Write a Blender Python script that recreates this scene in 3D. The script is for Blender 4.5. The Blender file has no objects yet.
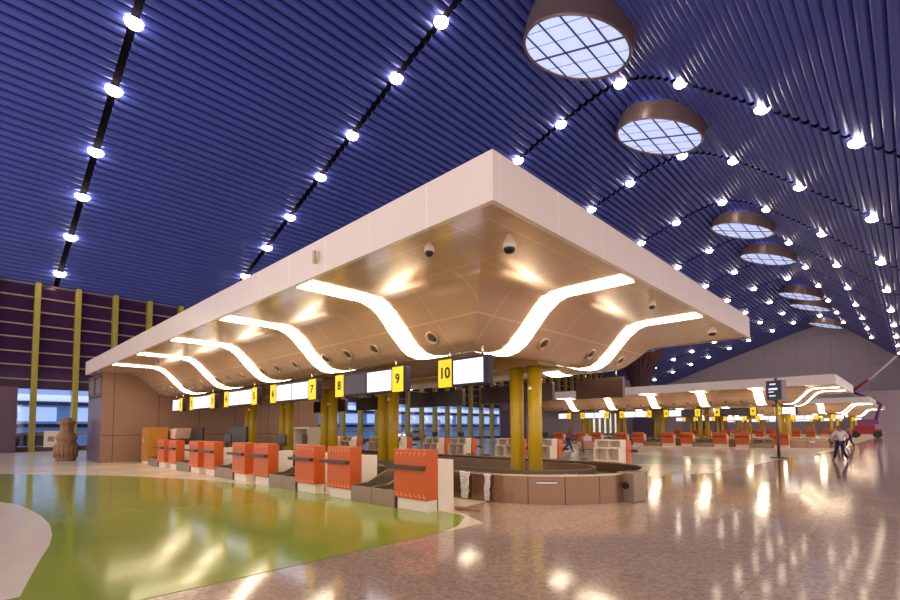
import bpy, bmesh, math, random
from mathutils import Vector, Matrix
random.seed(7)
PI = math.pi
SC = bpy.context.scene
COL = SC.collection

# ---------------------------------------------------------------- materials
def lin(c):
    return tuple(((v/255)/12.92 if v/255 <= .04045 else (((v/255)+.055)/1.055)**2.4) for v in c)
MATS = {}
def mat(name, rgb, rough=.5, metal=0., emit=0., var=0., scale=4., bump=0., coat=0., spec=.5):
    if name in MATS: return MATS[name]
    m = bpy.data.materials.new(name); m.use_nodes = True
    nt = m.node_tree; b = nt.nodes['Principled BSDF']
    c = lin(rgb)
    b.inputs['Base Color'].default_value = (*c, 1)
    b.inputs['Roughness'].default_value = rough
    b.inputs['Metallic'].default_value = metal
    b.inputs['Specular IOR Level'].default_value = spec
    b.inputs['Coat Weight'].default_value = coat
    if emit:
        b.inputs['Emission Color'].default_value = (*c, 1)
        b.inputs['Emission Strength'].default_value = emit
    tc = nt.nodes.new('ShaderNodeTexCoord')
    if var or bump:
        n = nt.nodes.new('ShaderNodeTexNoise'); n.inputs['Scale'].default_value = scale
        n.inputs['Detail'].default_value = 4
        nt.links.new(tc.outputs['Object'], n.inputs['Vector'])
        if var:
            mx = nt.nodes.new('ShaderNodeMix'); mx.data_type = 'RGBA'
            mx.inputs['A'].default_value = (*[v*(1-var) for v in c], 1)
            mx.inputs['B'].default_value = (*[min(1, v*(1+var)) for v in c], 1)
            nt.links.new(n.outputs['Fac'], mx.inputs['Factor'])
            nt.links.new(mx.outputs['Result'], b.inputs['Base Color'])
        if bump:
            bp = nt.nodes.new('ShaderNodeBump'); bp.inputs['Strength'].default_value = bump
            bp.inputs['Distance'].default_value = .02
            nt.links.new(n.outputs['Fac'], bp.inputs['Height'])
            nt.links.new(bp.outputs['Normal'], b.inputs['Normal'])
    MATS[name] = m
    return m

def nd(nt, t, **kw):
    n = nt.nodes.new(t)
    for k, v in kw.items():
        if k == 'op': n.operation = v
        elif k.startswith('i'): n.inputs[int(k[1:])].default_value = v
    return n
def seam_mask(nt, src, period, off, w):
    """1 on thin lines of the scalar src every period"""
    a = nd(nt, 'ShaderNodeMath', op='ADD', i1=off); nt.links.new(src, a.inputs[0])
    d = nd(nt, 'ShaderNodeMath', op='DIVIDE', i1=period); nt.links.new(a.outputs[0], d.inputs[0])
    f = nd(nt, 'ShaderNodeMath', op='FRACT'); nt.links.new(d.outputs[0], f.inputs[0])
    l = nd(nt, 'ShaderNodeMath', op='LESS_THAN', i1=w/period); nt.links.new(f.outputs[0], l.inputs[0])
    return l.outputs[0]
def line_at(nt, src, v, w):
    a = nd(nt, 'ShaderNodeMath', op='SUBTRACT', i1=v); nt.links.new(src, a.inputs[0])
    b = nd(nt, 'ShaderNodeMath', op='ABSOLUTE'); nt.links.new(a.outputs[0], b.inputs[0])
    l = nd(nt, 'ShaderNodeMath', op='LESS_THAN', i1=w); nt.links.new(b.outputs[0], l.inputs[0])
    return l.outputs[0]
def vmax(nt, outs):
    cur = outs[0]
    for o in outs[1:]:
        m = nd(nt, 'ShaderNodeMath', op='MAXIMUM'); nt.links.new(cur, m.inputs[0]); nt.links.new(o, m.inputs[1]); cur = m.outputs[0]
    return cur
def mixc(nt, fac, a, b):
    mx = nt.nodes.new('ShaderNodeMix'); mx.data_type = 'RGBA'
    if fac is not None: nt.links.new(fac, mx.inputs['Factor'])
    for k, v in (('A', a), ('B', b)):
        if isinstance(v, tuple): mx.inputs[k].default_value = (*v, 1)
        else: nt.links.new(v, mx.inputs[k])
    return mx.outputs['Result']

def panel_mat(name, rgb, seam, rough, uper, uoff, vlines, metal=0., coat=0., w=.022, useuv=True, vper=None):
    m = bpy.data.materials.new(name); m.use_nodes = True; nt = m.node_tree; b = nt.nodes['Principled BSDF']
    tc = nt.nodes.new('ShaderNodeTexCoord'); sp = nt.nodes.new('ShaderNodeSeparateXYZ')
    nt.links.new(tc.outputs['UV'], sp.inputs[0])
    outs = [seam_mask(nt, sp.outputs[0], uper, uoff, w)]
    for v in vlines: outs.append(line_at(nt, sp.outputs[1], v, w*.5))
    if vper: outs.append(seam_mask(nt, sp.outputs[1], vper, 0, w))
    msk = vmax(nt, outs)
    n = nt.nodes.new('ShaderNodeTexNoise'); n.inputs['Scale'].default_value = .8
    nt.links.new(tc.outputs['Object'], n.inputs['Vector'])
    c = lin(rgb)
    base = mixc(nt, n.outputs['Fac'], tuple(v*.92 for v in c), tuple(min(1, v*1.06) for v in c))
    nt.links.new(mixc(nt, msk, base, lin(seam)), b.inputs['Base Color'])
    b.inputs['Roughness'].default_value = rough; b.inputs['Metallic'].default_value = metal
    b.inputs['Coat Weight'].default_value = coat; b.inputs['Coat Roughness'].default_value = .12
    MATS[name] = m
    return m

def terrazzo(name, c1, c2, rough, tile=1.2, seam=.12, speck=.35, coat=.12, spec=.5):
    m = bpy.data.materials.new(name); m.use_nodes = True; nt = m.node_tree; b = nt.nodes['Principled BSDF']
    tc = nt.nodes.new('ShaderNodeTexCoord'); sp = nt.nodes.new('ShaderNodeSeparateXYZ')
    nt.links.new(tc.outputs['Object'], sp.inputs[0])
    n1 = nt.nodes.new('ShaderNodeTexNoise'); n1.inputs['Scale'].default_value = .35; n1.inputs['Detail'].default_value = 5
    v = nt.nodes.new('ShaderNodeTexVoronoi'); v.inputs['Scale'].default_value = 30.
    n2 = nt.nodes.new('ShaderNodeTexNoise'); n2.inputs['Scale'].default_value = 2.2; n2.inputs['Detail'].default_value = 6
    for n in (n1, v, n2): nt.links.new(tc.outputs['Object'], n.inputs['Vector'])
    base = mixc(nt, n1.outputs['Fac'], lin(c1), lin(c2))
    sx = nt.nodes.new('ShaderNodeSeparateColor'); nt.links.new(v.outputs['Color'], sx.inputs[0])
    r = nd(nt, 'ShaderNodeMath', op='MULTIPLY', i1=speck); nt.links.new(sx.outputs[0], r.inputs[0])
    dark = tuple(x*.35 for x in lin(c1))
    base = mixc(nt, r.outputs[0], base, dark)
    if tile:
        wn = nt.nodes.new('ShaderNodeTexWhiteNoise'); wn.noise_dimensions = '2D'
        dv = nt.nodes.new('ShaderNodeVectorMath'); dv.operation = 'SCALE'; dv.inputs['Scale'].default_value = 1/tile
        fl = nt.nodes.new('ShaderNodeVectorMath'); fl.operation = 'FLOOR'
        nt.links.new(tc.outputs['Object'], dv.inputs[0]); nt.links.new(dv.outputs[0], fl.inputs[0]); nt.links.new(fl.outputs[0], wn.inputs['Vector'])
        t = nd(nt, 'ShaderNodeMath', op='MULTIPLY', i1=.28); nt.links.new(wn.outputs['Value'], t.inputs[0])
        base = mixc(nt, t.outputs[0], base, tuple(x*.5 for x in lin(c1)))
        msk = vmax(nt, [seam_mask(nt, sp.outputs[0], tile, 0, .012), seam_mask(nt, sp.outputs[1], tile, 0, .012)])
        q = nd(nt, 'ShaderNodeMath', op='MULTIPLY', i1=seam*3); nt.links.new(msk, q.inputs[0])
        base = mixc(nt, q.outputs[0], base, tuple(x*.3 for x in lin(c1)))
    nt.links.new(base, b.inputs['Base Color'])
    rr = nd(nt, 'ShaderNodeMath', op='MULTIPLY_ADD', i1=.14, i2=rough-.05); nt.links.new(n2.outputs['Fac'], rr.inputs[0])
    nt.links.new(rr.outputs[0], b.inputs['Roughness'])
    b.inputs['Coat Weight'].default_value = coat; b.inputs['Coat Roughness'].default_value = .08
    bp = nt.nodes.new('ShaderNodeBump'); bp.inputs['Strength'].default_value = .015; bp.inputs['Distance'].default_value = .02
    nt.links.new(n2.outputs['Fac'], bp.inputs['Height']); nt.links.new(bp.outputs['Normal'], b.inputs['Normal'])
    b.inputs['Specular IOR Level'].default_value = spec
    MATS[name] = m
    return m

# ---------------------------------------------------------------- mesh builder
class MB:
    def __init__(s): s.v = []; s.f = []; s.uv = {}; s.sm = set()
    def face(s, pts, uv=None, smooth=False):
        i = len(s.v); s.v += [tuple(p) for p in pts]; s.f.append(tuple(range(i, i+len(pts))))
        if uv: s.uv[len(s.f)-1] = uv
        if smooth: s.sm.add(len(s.f)-1)
    def box(s, x0, x1, y0, y1, z0, z1, M=None):
        P = [Vector(p) for p in ((x0,y0,z0),(x1,y0,z0),(x1,y1,z0),(x0,y1,z0),(x0,y0,z1),(x1,y0,z1),(x1,y1,z1),(x0,y1,z1))]
        if M is not None: P = [M @ p for p in P]
        i = len(s.v); s.v += [tuple(p) for p in P]
        s.f += [tuple(i+k for k in q) for q in ((0,3,2,1),(4,5,6,7),(0,1,5,4),(1,2,6,5),(2,3,7,6),(3,0,4,7))]
    def tube(s, a, b, r, r2=None, n=14, caps=True):
        a = Vector(a); b = Vector(b); r2 = r if r2 is None else r2
        d = (b-a).normalized(); u = d.orthogonal().normalized(); w = d.cross(u)
        i = len(s.v)
        for k in range(n):
            t = 2*PI*k/n; o = u*math.cos(t)+w*math.sin(t)
            s.v.append(tuple(a+o*r)); s.v.append(tuple(b+o*r2))
        for k in range(n):
            j = (k+1) % n; s.f.append((i+2*k, i+2*j, i+2*j+1, i+2*k+1)); s.sm.add(len(s.f)-1)
        if caps:
            s.f.append(tuple(i+2*k for k in reversed(range(n)))); s.f.append(tuple(i+2*k+1 for k in range(n)))
    def lathe(s, prof, n=24, c=(0,0,0), M=None, smooth=True):
        i = len(s.v); m = len(prof)
        for k in range(n):
            t = 2*PI*k/n
            for r, z in prof:
                p = Vector((c[0]+r*math.cos(t), c[1]+r*math.sin(t), c[2]+z))
                s.v.append(tuple(M @ p if M is not None else p))
        for k in range(n):
            j = (k+1) % n
            for q in range(m-1):
                s.f.append((i+k*m+q, i+j*m+q, i+j*m+q+1, i+k*m+q+1))
                if smooth: s.sm.add(len(s.f)-1)
    def prism(s, poly, z0, z1, M=None):
        n = len(poly); i = len(s.v)
        P = [Vector((x, y, z0)) for x, y in poly]+[Vector((x, y, z1)) for x, y in poly]
        if M is not None: P = [M @ p for p in P]
        s.v += [tuple(p) for p in P]
        s.f.append(tuple(reversed(range(i, i+n)))); s.f.append(tuple(range(i+n, i+2*n)))
        for k in range(n):
            j = (k+1) % n; s.f.append((i+k, i+j, i+n+j, i+n+k))
    def build(s, name, m, parent=None, bevel=0., loc=None, fix=True):
        me = bpy.data.meshes.new(name); me.from_pydata(s.v, [], s.f)
        if s.uv:
            ul = me.uv_layers.new(name='UVMap')
            for p in me.polygons:
                if p.index in s.uv:
                    for li, c in zip(p.loop_indices, s.uv[p.index]): ul.data[li].uv = c
        for p in me.polygons:
            if p.index in s.sm: p.use_smooth = True
        if fix and not s.uv:
            bm = bmesh.new(); bm.from_mesh(me); bmesh.ops.recalc_face_normals(bm, faces=bm.faces); bm.to_mesh(me); bm.free()
        me.materials.append(m); me.update()
        o = bpy.data.objects.new(name, me); COL.objects.link(o)
        if parent is not None: o.parent = parent
        if loc: o.location = loc
        if bevel:
            b = o.modifiers.new('Bevel', 'BEVEL'); b.width = bevel; b.segments = 2; b.limit_method = 'ANGLE'
        return o

def tag(o, label=None, cat=None, group=None, kind=None):
    if label: o['label'] = label
    if cat: o['category'] = cat
    if group: o['group'] = group
    if kind: o['kind'] = kind
    return o
def thing(name, label, cat, loc=(0,0,0), rz=0, group=None):
    o = bpy.data.objects.new(name, None); COL.objects.link(o); o.empty_display_size = .2
    o.location = loc; o.rotation_euler = (0, 0, rz)
    return tag(o, label, cat, group)
def dup(o, loc=None, rz=None, label=None, group=None, parent=None):
    c = o.copy(); COL.objects.link(c)
    if parent is not None: c.parent = parent
    for ch in KIDS(o): dup(ch, parent=c)
    if loc is not None: c.location = loc
    if rz is not None: c.rotation_euler = (0, 0, rz)
    if label: c['label'] = label
    if group: c['group'] = group
    return c
def KIDS(o): return [x for x in list(COL.objects) if x.parent == o]
def text(s, parent, m, size, loc, rot=(PI/2, 0, 0)):
    cu = bpy.data.curves.new('number', 'FONT'); cu.body = s; cu.size = size; cu.align_x = 'CENTER'; cu.align_y = 'CENTER'
    cu.extrude = .003; cu.offset = .006; cu.materials.append(m)
    t = bpy.data.objects.new('number', cu); COL.objects.link(t)
    dg = bpy.context.evaluated_depsgraph_get(); me = bpy.data.meshes.new_from_object(t.evaluated_get(dg)); bpy.data.objects.remove(t)
    o = bpy.data.objects.new('number', me); COL.objects.link(o); o.parent = parent; o.location = loc; o.rotation_euler = rot
    return o
def struct(o): o['kind'] = 'structure'; return o
def proj(p):
    v = Vector((p[0], p[1], p[2]-1.5)); f = 479.275
    F = v.dot(CF)
    return (450+f*v.dot(CR)/F, 401.55-f*v.dot(CU)/F) if F > .1 else (-9999, -9999)
_s, _c, _ts, _tc = math.sin(.769), math.cos(.769), math.sin(.0565), math.cos(.0565)
_R = Vector((_c, _s, 0)); _A = Vector((-_s, _c, 0)); _Z = Vector((0, 0, 1))
CF = _A*_tc+_Z*_ts; _U = -_A*_ts+_Z*_tc
CR = _R*math.cos(-.0056)+_U*math.sin(-.0056); CU = -_R*math.sin(-.0056)+_U*math.cos(-.0056)
ORD = ['first','second','third','fourth','fifth','sixth','seventh','eighth','ninth','tenth','eleventh','twelfth','thirteenth','fourteenth']

# palette
white = mat('white_panel', (236,222,206), .35, var=.04, scale=1.)
orange = mat('orange_laminate', (206,88,16), .38, var=.08, scale=1.5)
slot = mat('orange_slot', (246,150,84), .5)
railm = mat('dark_rail', (74,56,44), .35, metal=.3)
steel = mat('brushed_steel', (150,128,110), .32, metal=.75, var=.2, scale=3.)
steel_d = mat('dark_steel', (96,80,66), .4, metal=.6, var=.1)
belt = mat('olive_rubber_belt', (66,66,34), .55, var=.15)
yellow = mat('yellow_paint', (214,180,22), .35, var=.04, scale=1.)
yellow_p = mat('yellow_pillar', (190,156,24), .38, var=.06, scale=1.)
sign_y = mat('sign_yellow', (250,212,10), .45, emit=.35)
black = mat('black_plastic', (16,14,18), .35)
blackt = mat('black_lettering', (14,12,10), .6)
frame_d = mat('board_frame', (34,20,48), .4, spec=.3)
scr_on = mat('lit_screen', (226,232,255), .3, emit=.75)
scr_off = mat('unlit_screen', (50,36,58), .18, var=.1)
brown_b = mat('brown_board_back', (54,28,18), .3, var=.85, scale=5.)
wallb = None
chrome = mat('chrome', (210,205,200), .2, metal=1.)
strip = mat('light_strip', (255,236,204), .5, emit=8.)
lamp = mat('lamp_glow', (255,234,202), .5, emit=18.)
downm = mat('spotlight_lens', (200,178,150), .3, metal=.4)

# ---------------------------------------------------------------- camera
cam = bpy.data.cameras.new('camera'); co = bpy.data.objects.new('camera', cam); COL.objects.link(co)
cam.sensor_width = 36; cam.lens = 479.275/900*36; cam.shift_y = 101.55/900
co.matrix_world = Matrix(((CR.x,CU.x,-CF.x,0),(CR.y,CU.y,-CF.y,0),(CR.z,CU.z,-CF.z,1.5),(0,0,0,1))); cam.clip_end = 600
SC.camera = co

# ---------------------------------------------------------------- world
w = bpy.data.worlds.new('world'); SC.world = w; w.use_nodes = True
w.node_tree.nodes['Background'].inputs[0].default_value = (1., .86, .80, 1)
w.node_tree.nodes['Background'].inputs[1].default_value = 1.35
SC.view_settings.view_transform = 'Standard'; SC.view_settings.look = 'None'; SC.view_settings.gamma = 1
SC.view_settings.exposure = 0.2
SC.cycles.use_denoising = True
SC.cycles.max_bounces = 7; SC.cycles.diffuse_bounces = 4; SC.cycles.glossy_bounces = 3; SC.cycles.transmission_bounces = 4
SC.cycles.sample_clamp_indirect = 4.

# ---------------------------------------------------------------- floor
fl_r = terrazzo('terrazzo_pink', (188,160,142), (224,194,172), .085, speck=.5)
fl_b = terrazzo('terrazzo_beige', (238,222,190), (248,236,212), .2, tile=1.2, seam=.05, speck=.1)
fl_g = terrazzo('resin_green', (122,150,46), (170,180,72), .1, tile=0, speck=.05, coat=0., spec=.28)
fl_w = terrazzo('resin_cream', (238,220,204), (246,232,218), .2, tile=0, speck=.03)
fl_p = terrazzo('resin_pale_green', (206,214,170), (222,222,188), .16, tile=0, speck=.05)
m = MB(); m.box(-46.8, 14, -14, 128.4, -.2, 0); struct(m.build('floor', fl_r))
def inlay(poly, z, mt):
    m = MB(); m.prism(poly, .0005, z); struct(m.build('floor', mt))
inlay([(-46.4,-13),(-4.98,-13),(-4.98,5.9),(-6.2,6.5),(-6.8,10),(-6.2,14.5),(-4.8,17.5),(-4.4,29),(-3.7,37),(-3.7,60),(-4.,127.5),(-46.4,127.5)], .002, fl_b)
gr = [(-4.98,-8),(-4.98,5.0),(-5.15,5.5),(-5.6,6.15),(-6.5,6.25),(-10.68,6.0),(-13.06,5.75),(-15.5,5.25),(-18.9,3.9),(-21.0,2.6),(-23.1,1.17),(-24.6,-1),(-25,-4),(-24,-8)]
inlay(gr, .004, fl_g)
wh = [(-14.6,-8),(-14.8,-1),(-14.0,.73),(-13.2,.96),(-12.16,1.06),(-11.1,1.12),(-10.0,1.12),(-9.01,1.04),(-8.2,.92),(-7.38,.75),(-6.6,.6),(-5.89,.47),(-5.6,-1),(-5.6,-8)]
inlay(wh, .006, fl_w)
inlay([(-14.5+9*math.cos(t), 22.5+4.2*math.sin(t)) for t in [2*PI*k/40 for k in range(40)]], .0045, fl_p)

# ---------------------------------------------------------------- roof
def roof(x):
    return 23.13-.65*(math.sqrt((x+11.62)**2+2.43**2)-2.43)-.3*(x+11.62)
TY = [5.09+11.25*k for k in range(11)]
TY[0:7] = [4.96,16.65,28.28,39.49,50.57,61.55,72.56]
TY[7:] = [83.5, 94.5, 105.5, 116.5]
ceil_m = mat('blue_ceiling_panel', (82,98,196), .38, metal=.1, var=.1, scale=.3)
deck_m = mat('blue_ceiling_deck', (34,40,116), .6)
gap_m = mat('track_recess', (14,9,22), .8, spec=.1)
xs = [-46.8]
while xs[-1] < 4.5:
    x = xs[-1]; sl = (roof(x+.05)-roof(x-.05))/.1; xs.append(x+.5/math.sqrt(1+sl*sl))
def nrm(x):
    sl = (roof(x+.05)-roof(x-.05))/.1; L = math.sqrt(1+sl*sl); return Vector((-sl/L, 0, 1/L)), Vector((1/L, 0, sl/L))
Y0, Y1 = -9., 128.
m = MB()
for a, b in zip(xs[:-1], xs[1:]):
    m.face([(a,Y0,roof(a)+.02),(b,Y0,roof(b)+.02),(b,Y1,roof(b)+.02),(a,Y1,roof(a)+.02)][::-1])
    m.face([(a,Y0,roof(a)+.3),(b,Y0,roof(b)+.3),(b,Y1,roof(b)+.3),(a,Y1,roof(a)+.3)])
struct(m.build('ceiling', deck_m, fix=False))
m = MB(); caps = MB(); segs = []
prev = Y0
for t in TY: segs.append((prev, t-.17)); prev = t+.17
segs.append((prev, Y1))
for x in xs[:-1]:
    n, t = nrm(x+.2)
    c = Vector((x+.25*t.x, 0, roof(x+.25*t.x)))
    prof = [(-.19,0),(-.15,-.12),(-.08,-.17),(.08,-.17),(.15,-.12),(.19,0)]
    P = [c+t*a+n*b for a, b in prof]
    for y0, y1 in segs:
        i = len(m.v)
        for p in P: m.v += [(p.x,y0,p.z),(p.x,y1,p.z)]
        for k in range(len(P)-1): m.f.append((i+2*k, i+2*k+1, i+2*k+3, i+2*k+2)); m.sm.add(len(m.f)-1)
        for yy, rev in ((y0, 0), (y1, 1)):
            if Y0 < yy < Y1: caps.face([(p.x, yy, p.z) for p in (reversed(P) if rev else P)])
struct(m.build('ceiling', ceil_m, fix=False))
struct(caps.build('trim_2', gap_m, fix=False))
for t in TY:
    m = MB()
    for a, b in zip(xs[:-1], xs[1:]):
        m.face([(a,t-.18,roof(a)-.0),(b,t-.18,roof(b)-.0),(b,t+.18,roof(b)-.0),(a,t+.18,roof(a)-.0)][::-1])
    struct(m.build('trim_1', gap_m, fix=False))

# ceiling lights
LX = [-44.4,-40.1,-36.1,-32.4,-28.2,-24.5,-20.2,-16.6,-12.35,-8.8,-4.9,-1.3]
def ceiling_light():
    r = thing('ceiling_light', 'x', 'ceiling light', group='round spotlights along the ceiling tracks')
    m = MB(); m.lathe([(.001,.0),(.17,0),(.17,.16),(.12,.2)], 16); m.build('housing', gap_m, r)
    m = MB(); m.lathe([(.001,-.26),(.2,-.22),(.33,-.12),(.38,.0),(.33,.015),(.001,.02)], 18); m.build('lamp_lens', lamp, r)
    return r
proto = None
for i, y in enumerate(TY):
    n = 0
    for x in LX:
        if x == -45.9 and i != 0 : pass
        px, py = proj((x, y, roof(x)))
        if not (-25 < px < 925 and -25 < py < 440): continue
        # lamps wholly hidden behind the near canopy fascia are left out
        if i < 5 and px < 749 and px > 86:
            lim = 361.5+(px-86.5)*(148.5-361.5)/(493.2-86.5) if px < 493.2 else 148.5+(px-493.2)*(317.5-148.5)/(749.6-493.2)
            if py > lim+14: continue
        if i >= 5 and 493 < px < 640 and py > 300 or (i >= 5 and px <= 493): continue
        if i>=5 and px < 749 and py < 337 and py > 148.5+(px-493.2)*.66+14: continue
        lab = f'round ceiling spotlight, {ORD[n]} from the left end of the {ORD[i]} light track from the camera'
        loc = (x, y, roof(x)-.2); n += 1
        if proto is None: proto = ceiling_light(); proto.location = loc; proto['label'] = lab
        else: dup(proto, loc, label=lab)

# skylights
sky_d = mat('skylight_drum', (150,126,122), .35, metal=.3, var=.1)
sky_e = mat('skylight_diffuser', (196,210,255), .5, emit=.8)
sky_b = mat('skylight_bars', (84,84,110), .5)
SKY = [22.5,33.5,55.9,67.6,90.8,100.7,121.]
proto = None
for i, y in enumerate(SKY):
    lab = f'round drum skylight with gridded white diffuser, {ORD[i]} along the roof from the camera'
    if i == 0:
        r = proto = thing('skylight', lab, 'skylight', (-12.2, y, 21.75), group='round skylights along the roof crest')
        r.rotation_euler = (0, math.atan(.32), 0); m = MB(); R = 2.86
        m.lathe([(R-.1,0.),(R+.02,-.04),(R+.06,.05),(R+.06,1.15),(R,1.15),(R-.1,.1),(R-.1,0)], 64, smooth=False); m.build('drum', sky_d, r)
        m = MB(); m.lathe([(.001,.06),(R-.1,.06)], 56, smooth=False); m.build('diffuser', sky_e, r)
        m = MB()
        for o in (-1.85,-.65,.65,1.85):
            h = math.sqrt((R-.1)**2-o*o); m.box(o-.035, o+.035, -h, h, -.01, .05)
        m.box(-R+.1, R-.1, -.04, .04, -.012, .052)
        m.build('grid_bars', sky_b, r)
        m = MB()
        for o in (-2.1,-1.05,1.05,2.1):
            h = math.sqrt((R-.1)**2-o*o); m.box(-h, h, o-.012, o+.012, .03, .055)
        m.build('thin_bars', mat('skylight_thin', (150,160,190), .5), r)
    else: dup(proto, (-12.0, y, 21.7), label=lab)

# ---------------------------------------------------------------- far wall
fw_m = panel_mat('far_wall_panel', (204,188,200), (160,148,164), .55, 6., 0, [], w=.06, vper=7.)
m = MB()
XL = [-46.8+1.*k for k in range(53)]
for a, b in zip(XL[:-1], XL[1:]):
    p = [(a,128,0),(b,128,0),(b,128,roof(b)+.2),(a,128,roof(a)+.2)]
    m.face(p, uv=[(q[0], q[2]) for q in p])
    p = [(a,128.4,0),(a,128.4,roof(a)+.2),(b,128.4,roof(b)+.2),(b,128.4,0)]
    m.face(p, uv=[(q[0], q[2]) for q in p])
struct(m.build('wall_far', fw_m))
m = MB(); m.box(-8, 5, 118, 127.9, 0, 8.); struct(m.build('wall_far', mat('lower_block', (176,160,176), .5, var=.05)))

# ---------------------------------------------------------------- left glass wall
XW = -46.5
win = bpy.data.objects.new('window_1', None); COL.objects.link(win); win['kind'] = 'structure'
mul = mat('yellow_mullion', (186,170,70), .4, var=.05)
tra = mat('pale_transom', (178,152,140), .4)
MY = [3.93-2.4*k for k in (1,2)]+[3.93+2.4*k for k in range(0, 41)]
for y in MY:
    if proj((XW, y, 5))[0] < -60: continue
    mb = MB(); mb.box(XW+.05, XW+.7, y-.17, y+.17, 0, roof(XW)-.05); mb.build('mullion', mul, win, bevel=.03)
for z in (12.36,11.38,10.31,9.3,8.34,7.29,6.31,5.28,1.25):
    mb = MB(); mb.box(XW-.02, XW+.16, -6, 101.5, z-.05, z+.05); mb.build('transom', tra, win)
def glass(name, rgb, fac, rough=.05):
    mt = bpy.data.materials.new(name); mt.use_nodes = True; nt = mt.node_tree
    for n in list(nt.nodes): nt.nodes.remove(n)
    o = nt.nodes.new('ShaderNodeOutputMaterial'); g = nt.nodes.new('ShaderNodeBsdfGlossy'); t = nt.nodes.new('ShaderNodeBsdfTransparent'); x = nt.nodes.new('ShaderNodeMixShader')
    g.inputs['Roughness'].default_value = rough; g.inputs['Color'].default_value = (.9,.85,.95,1)
    t.inputs['Color'].default_value = (*rgb, 1); x.inputs[0].default_value = fac
    nt.links.new(t.outputs[0], x.inputs[1]); nt.links.new(g.outputs[0], x.inputs[2]); nt.links.new(x.outputs[0], o.inputs[0])
    return mt
mb = MB(); mb.box(XW-.03, XW-.01, -6, 101.5, 4.65, roof(XW)+.1); mb.build('tinted_pane', mat('dark_tinted_glass', (74,40,78), .12, var=.25, scale=.4), win)
mb = MB(); mb.box(XW-.03, XW-.01, -6, 101.5, .1, 4.65); mb.build('clear_pane', glass('clear_glass', (.82,.86,.95), .08), win)
mb = MB(); mb.box(XW-.1, XW+.14, -6, 101.5, 4.6, 5.28); mb.build('header', mat('header_purple', (70,44,74), .4), win)
mb = MB(); mb.box(XW-.1, XW+.2, -6, 101.5, 0, .35); struct(mb.build('baseboard_left', mat('sill_brown', (110,84,84), .5)))
mb = MB(); mb.box(XW-.3, XW, 101.5, 128, 0, roof(XW)+.2); struct(mb.build('wall_left', fw_m))
stone_m = mat('dark_stone_pier', (104,72,92), .3, var=.2, scale=.8)
mb = MB(); mb.box(XW+.5, XW+1.5, .3, 3.0, 0, 4.6); mb.box(XW+.45, XW+1.55, .25, 3.05, 2.45, 2.53); struct(mb.build('wall_left_pier', stone_m))
# outside
mb = MB(); mb.box(-90, -46.8, -20, 120, -.3, -.05); struct(mb.build('road', mat('asphalt', (70,72,84), .7, var=.1)))
bl = thing('terminal_building', 'pale blue lit building across the road, seen through the glass wall', 'building', (-62, 40, -.05))
mb = MB(); mb.box(-6, 0, -45, 65, 0, 8.5); mb.build('facade', mat('facade_blue_glow', (120,158,214), .5, emit=.25), bl)  # blue outdoor light on this wall put in as its own glow
mb = MB()
for z0 in (1.9, 4.1): mb.box(0, .35, -45, 65, z0, z0+.35)
mb.build('dark_band', mat('facade_dark', (38,36,62), .5), bl)
for k in range(26):
    y = -44+4.1*k; mb = MB(); mb.box(.02, .12, y, y+2.9, 2.5, 3.9); mb.build('window', mat('facade_window', (186,212,250), .4, emit=.85), bl)
mb = MB(); mb.box(-.2, .9, -45, 65, 4.5, 5.1); mb.build('lit_eave', mat('facade_eave', (200,222,255), .4, emit=.9), bl)  # light on the eave put in as glow too

def car(loc, rz, label, colr):
    r = thing('car', label, 'car', loc, rz)
    body = [(-2.1,.3),(-2.15,.75),(-1.9,.95),(-1.2,1.0),(-.75,1.42),(.75,1.45),(1.35,1.0),(2.0,.88),(2.15,.6),(2.1,.3)]
    M = Matrix.Rotation(PI/2, 4, 'X')
    mb = MB(); mb.prism(body, -.85, .85, M); mb.build('body', mat('car_'+label[:5], colr, .25, coat=.5), r, bevel=.06)
    mb = MB(); mb.box(-.7, .75, -.87, .87, 1.02, 1.34); mb.build('side_windows', black, r)
    for x in (-1.35, 1.35):
        for y in (-.86, .86):
            mb = MB(); mb.tube((x, y-.1, .33), (x, y+.1, .33), .33, n=20); mb.build('wheel', black, r)
    for y in (-.55, .55):
        mb = MB(); mb.tube((2.1, y, .68), (2.17, y, .68), .12, n=12); mb.build('headlight', mat('car_lamp', (255,250,240), .3, emit=6.), r)
car((-53.5, 4.6, -.05), PI/2, 'dark car parked outside the glass wall, behind the carved stone urn', (40,44,70))
car((-52.5, 46.5, -.05), -PI/2, 'white car parked outside the glass wall, seen between the yellow mullions under the canopy', (225,225,232))
sg = thing('notice_board', 'small white notice board standing by the glass wall beside the stone urn', 'sign', (-44.3, 4.85, 0), PI/2-.2)
mb = MB(); mb.box(-.42,.42,-.03,.03,.35,1.5); mb.build('panel', white, sg, bevel=.01)
mb = MB(); mb.tube((-.3,0,0),(-.3,0,.4),.025); mb.build('leg', steel_d, sg)
mb = MB(); mb.tube((.3,0,0),(.3,0,.4),.025); mb.build('leg', steel_d, sg)
mb = MB()
mb.box(-.2,.15,-.04,-.03,.75,1.1); mb.build('brown_picture', mat('board_picture', (180,130,90), .5), sg)

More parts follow.
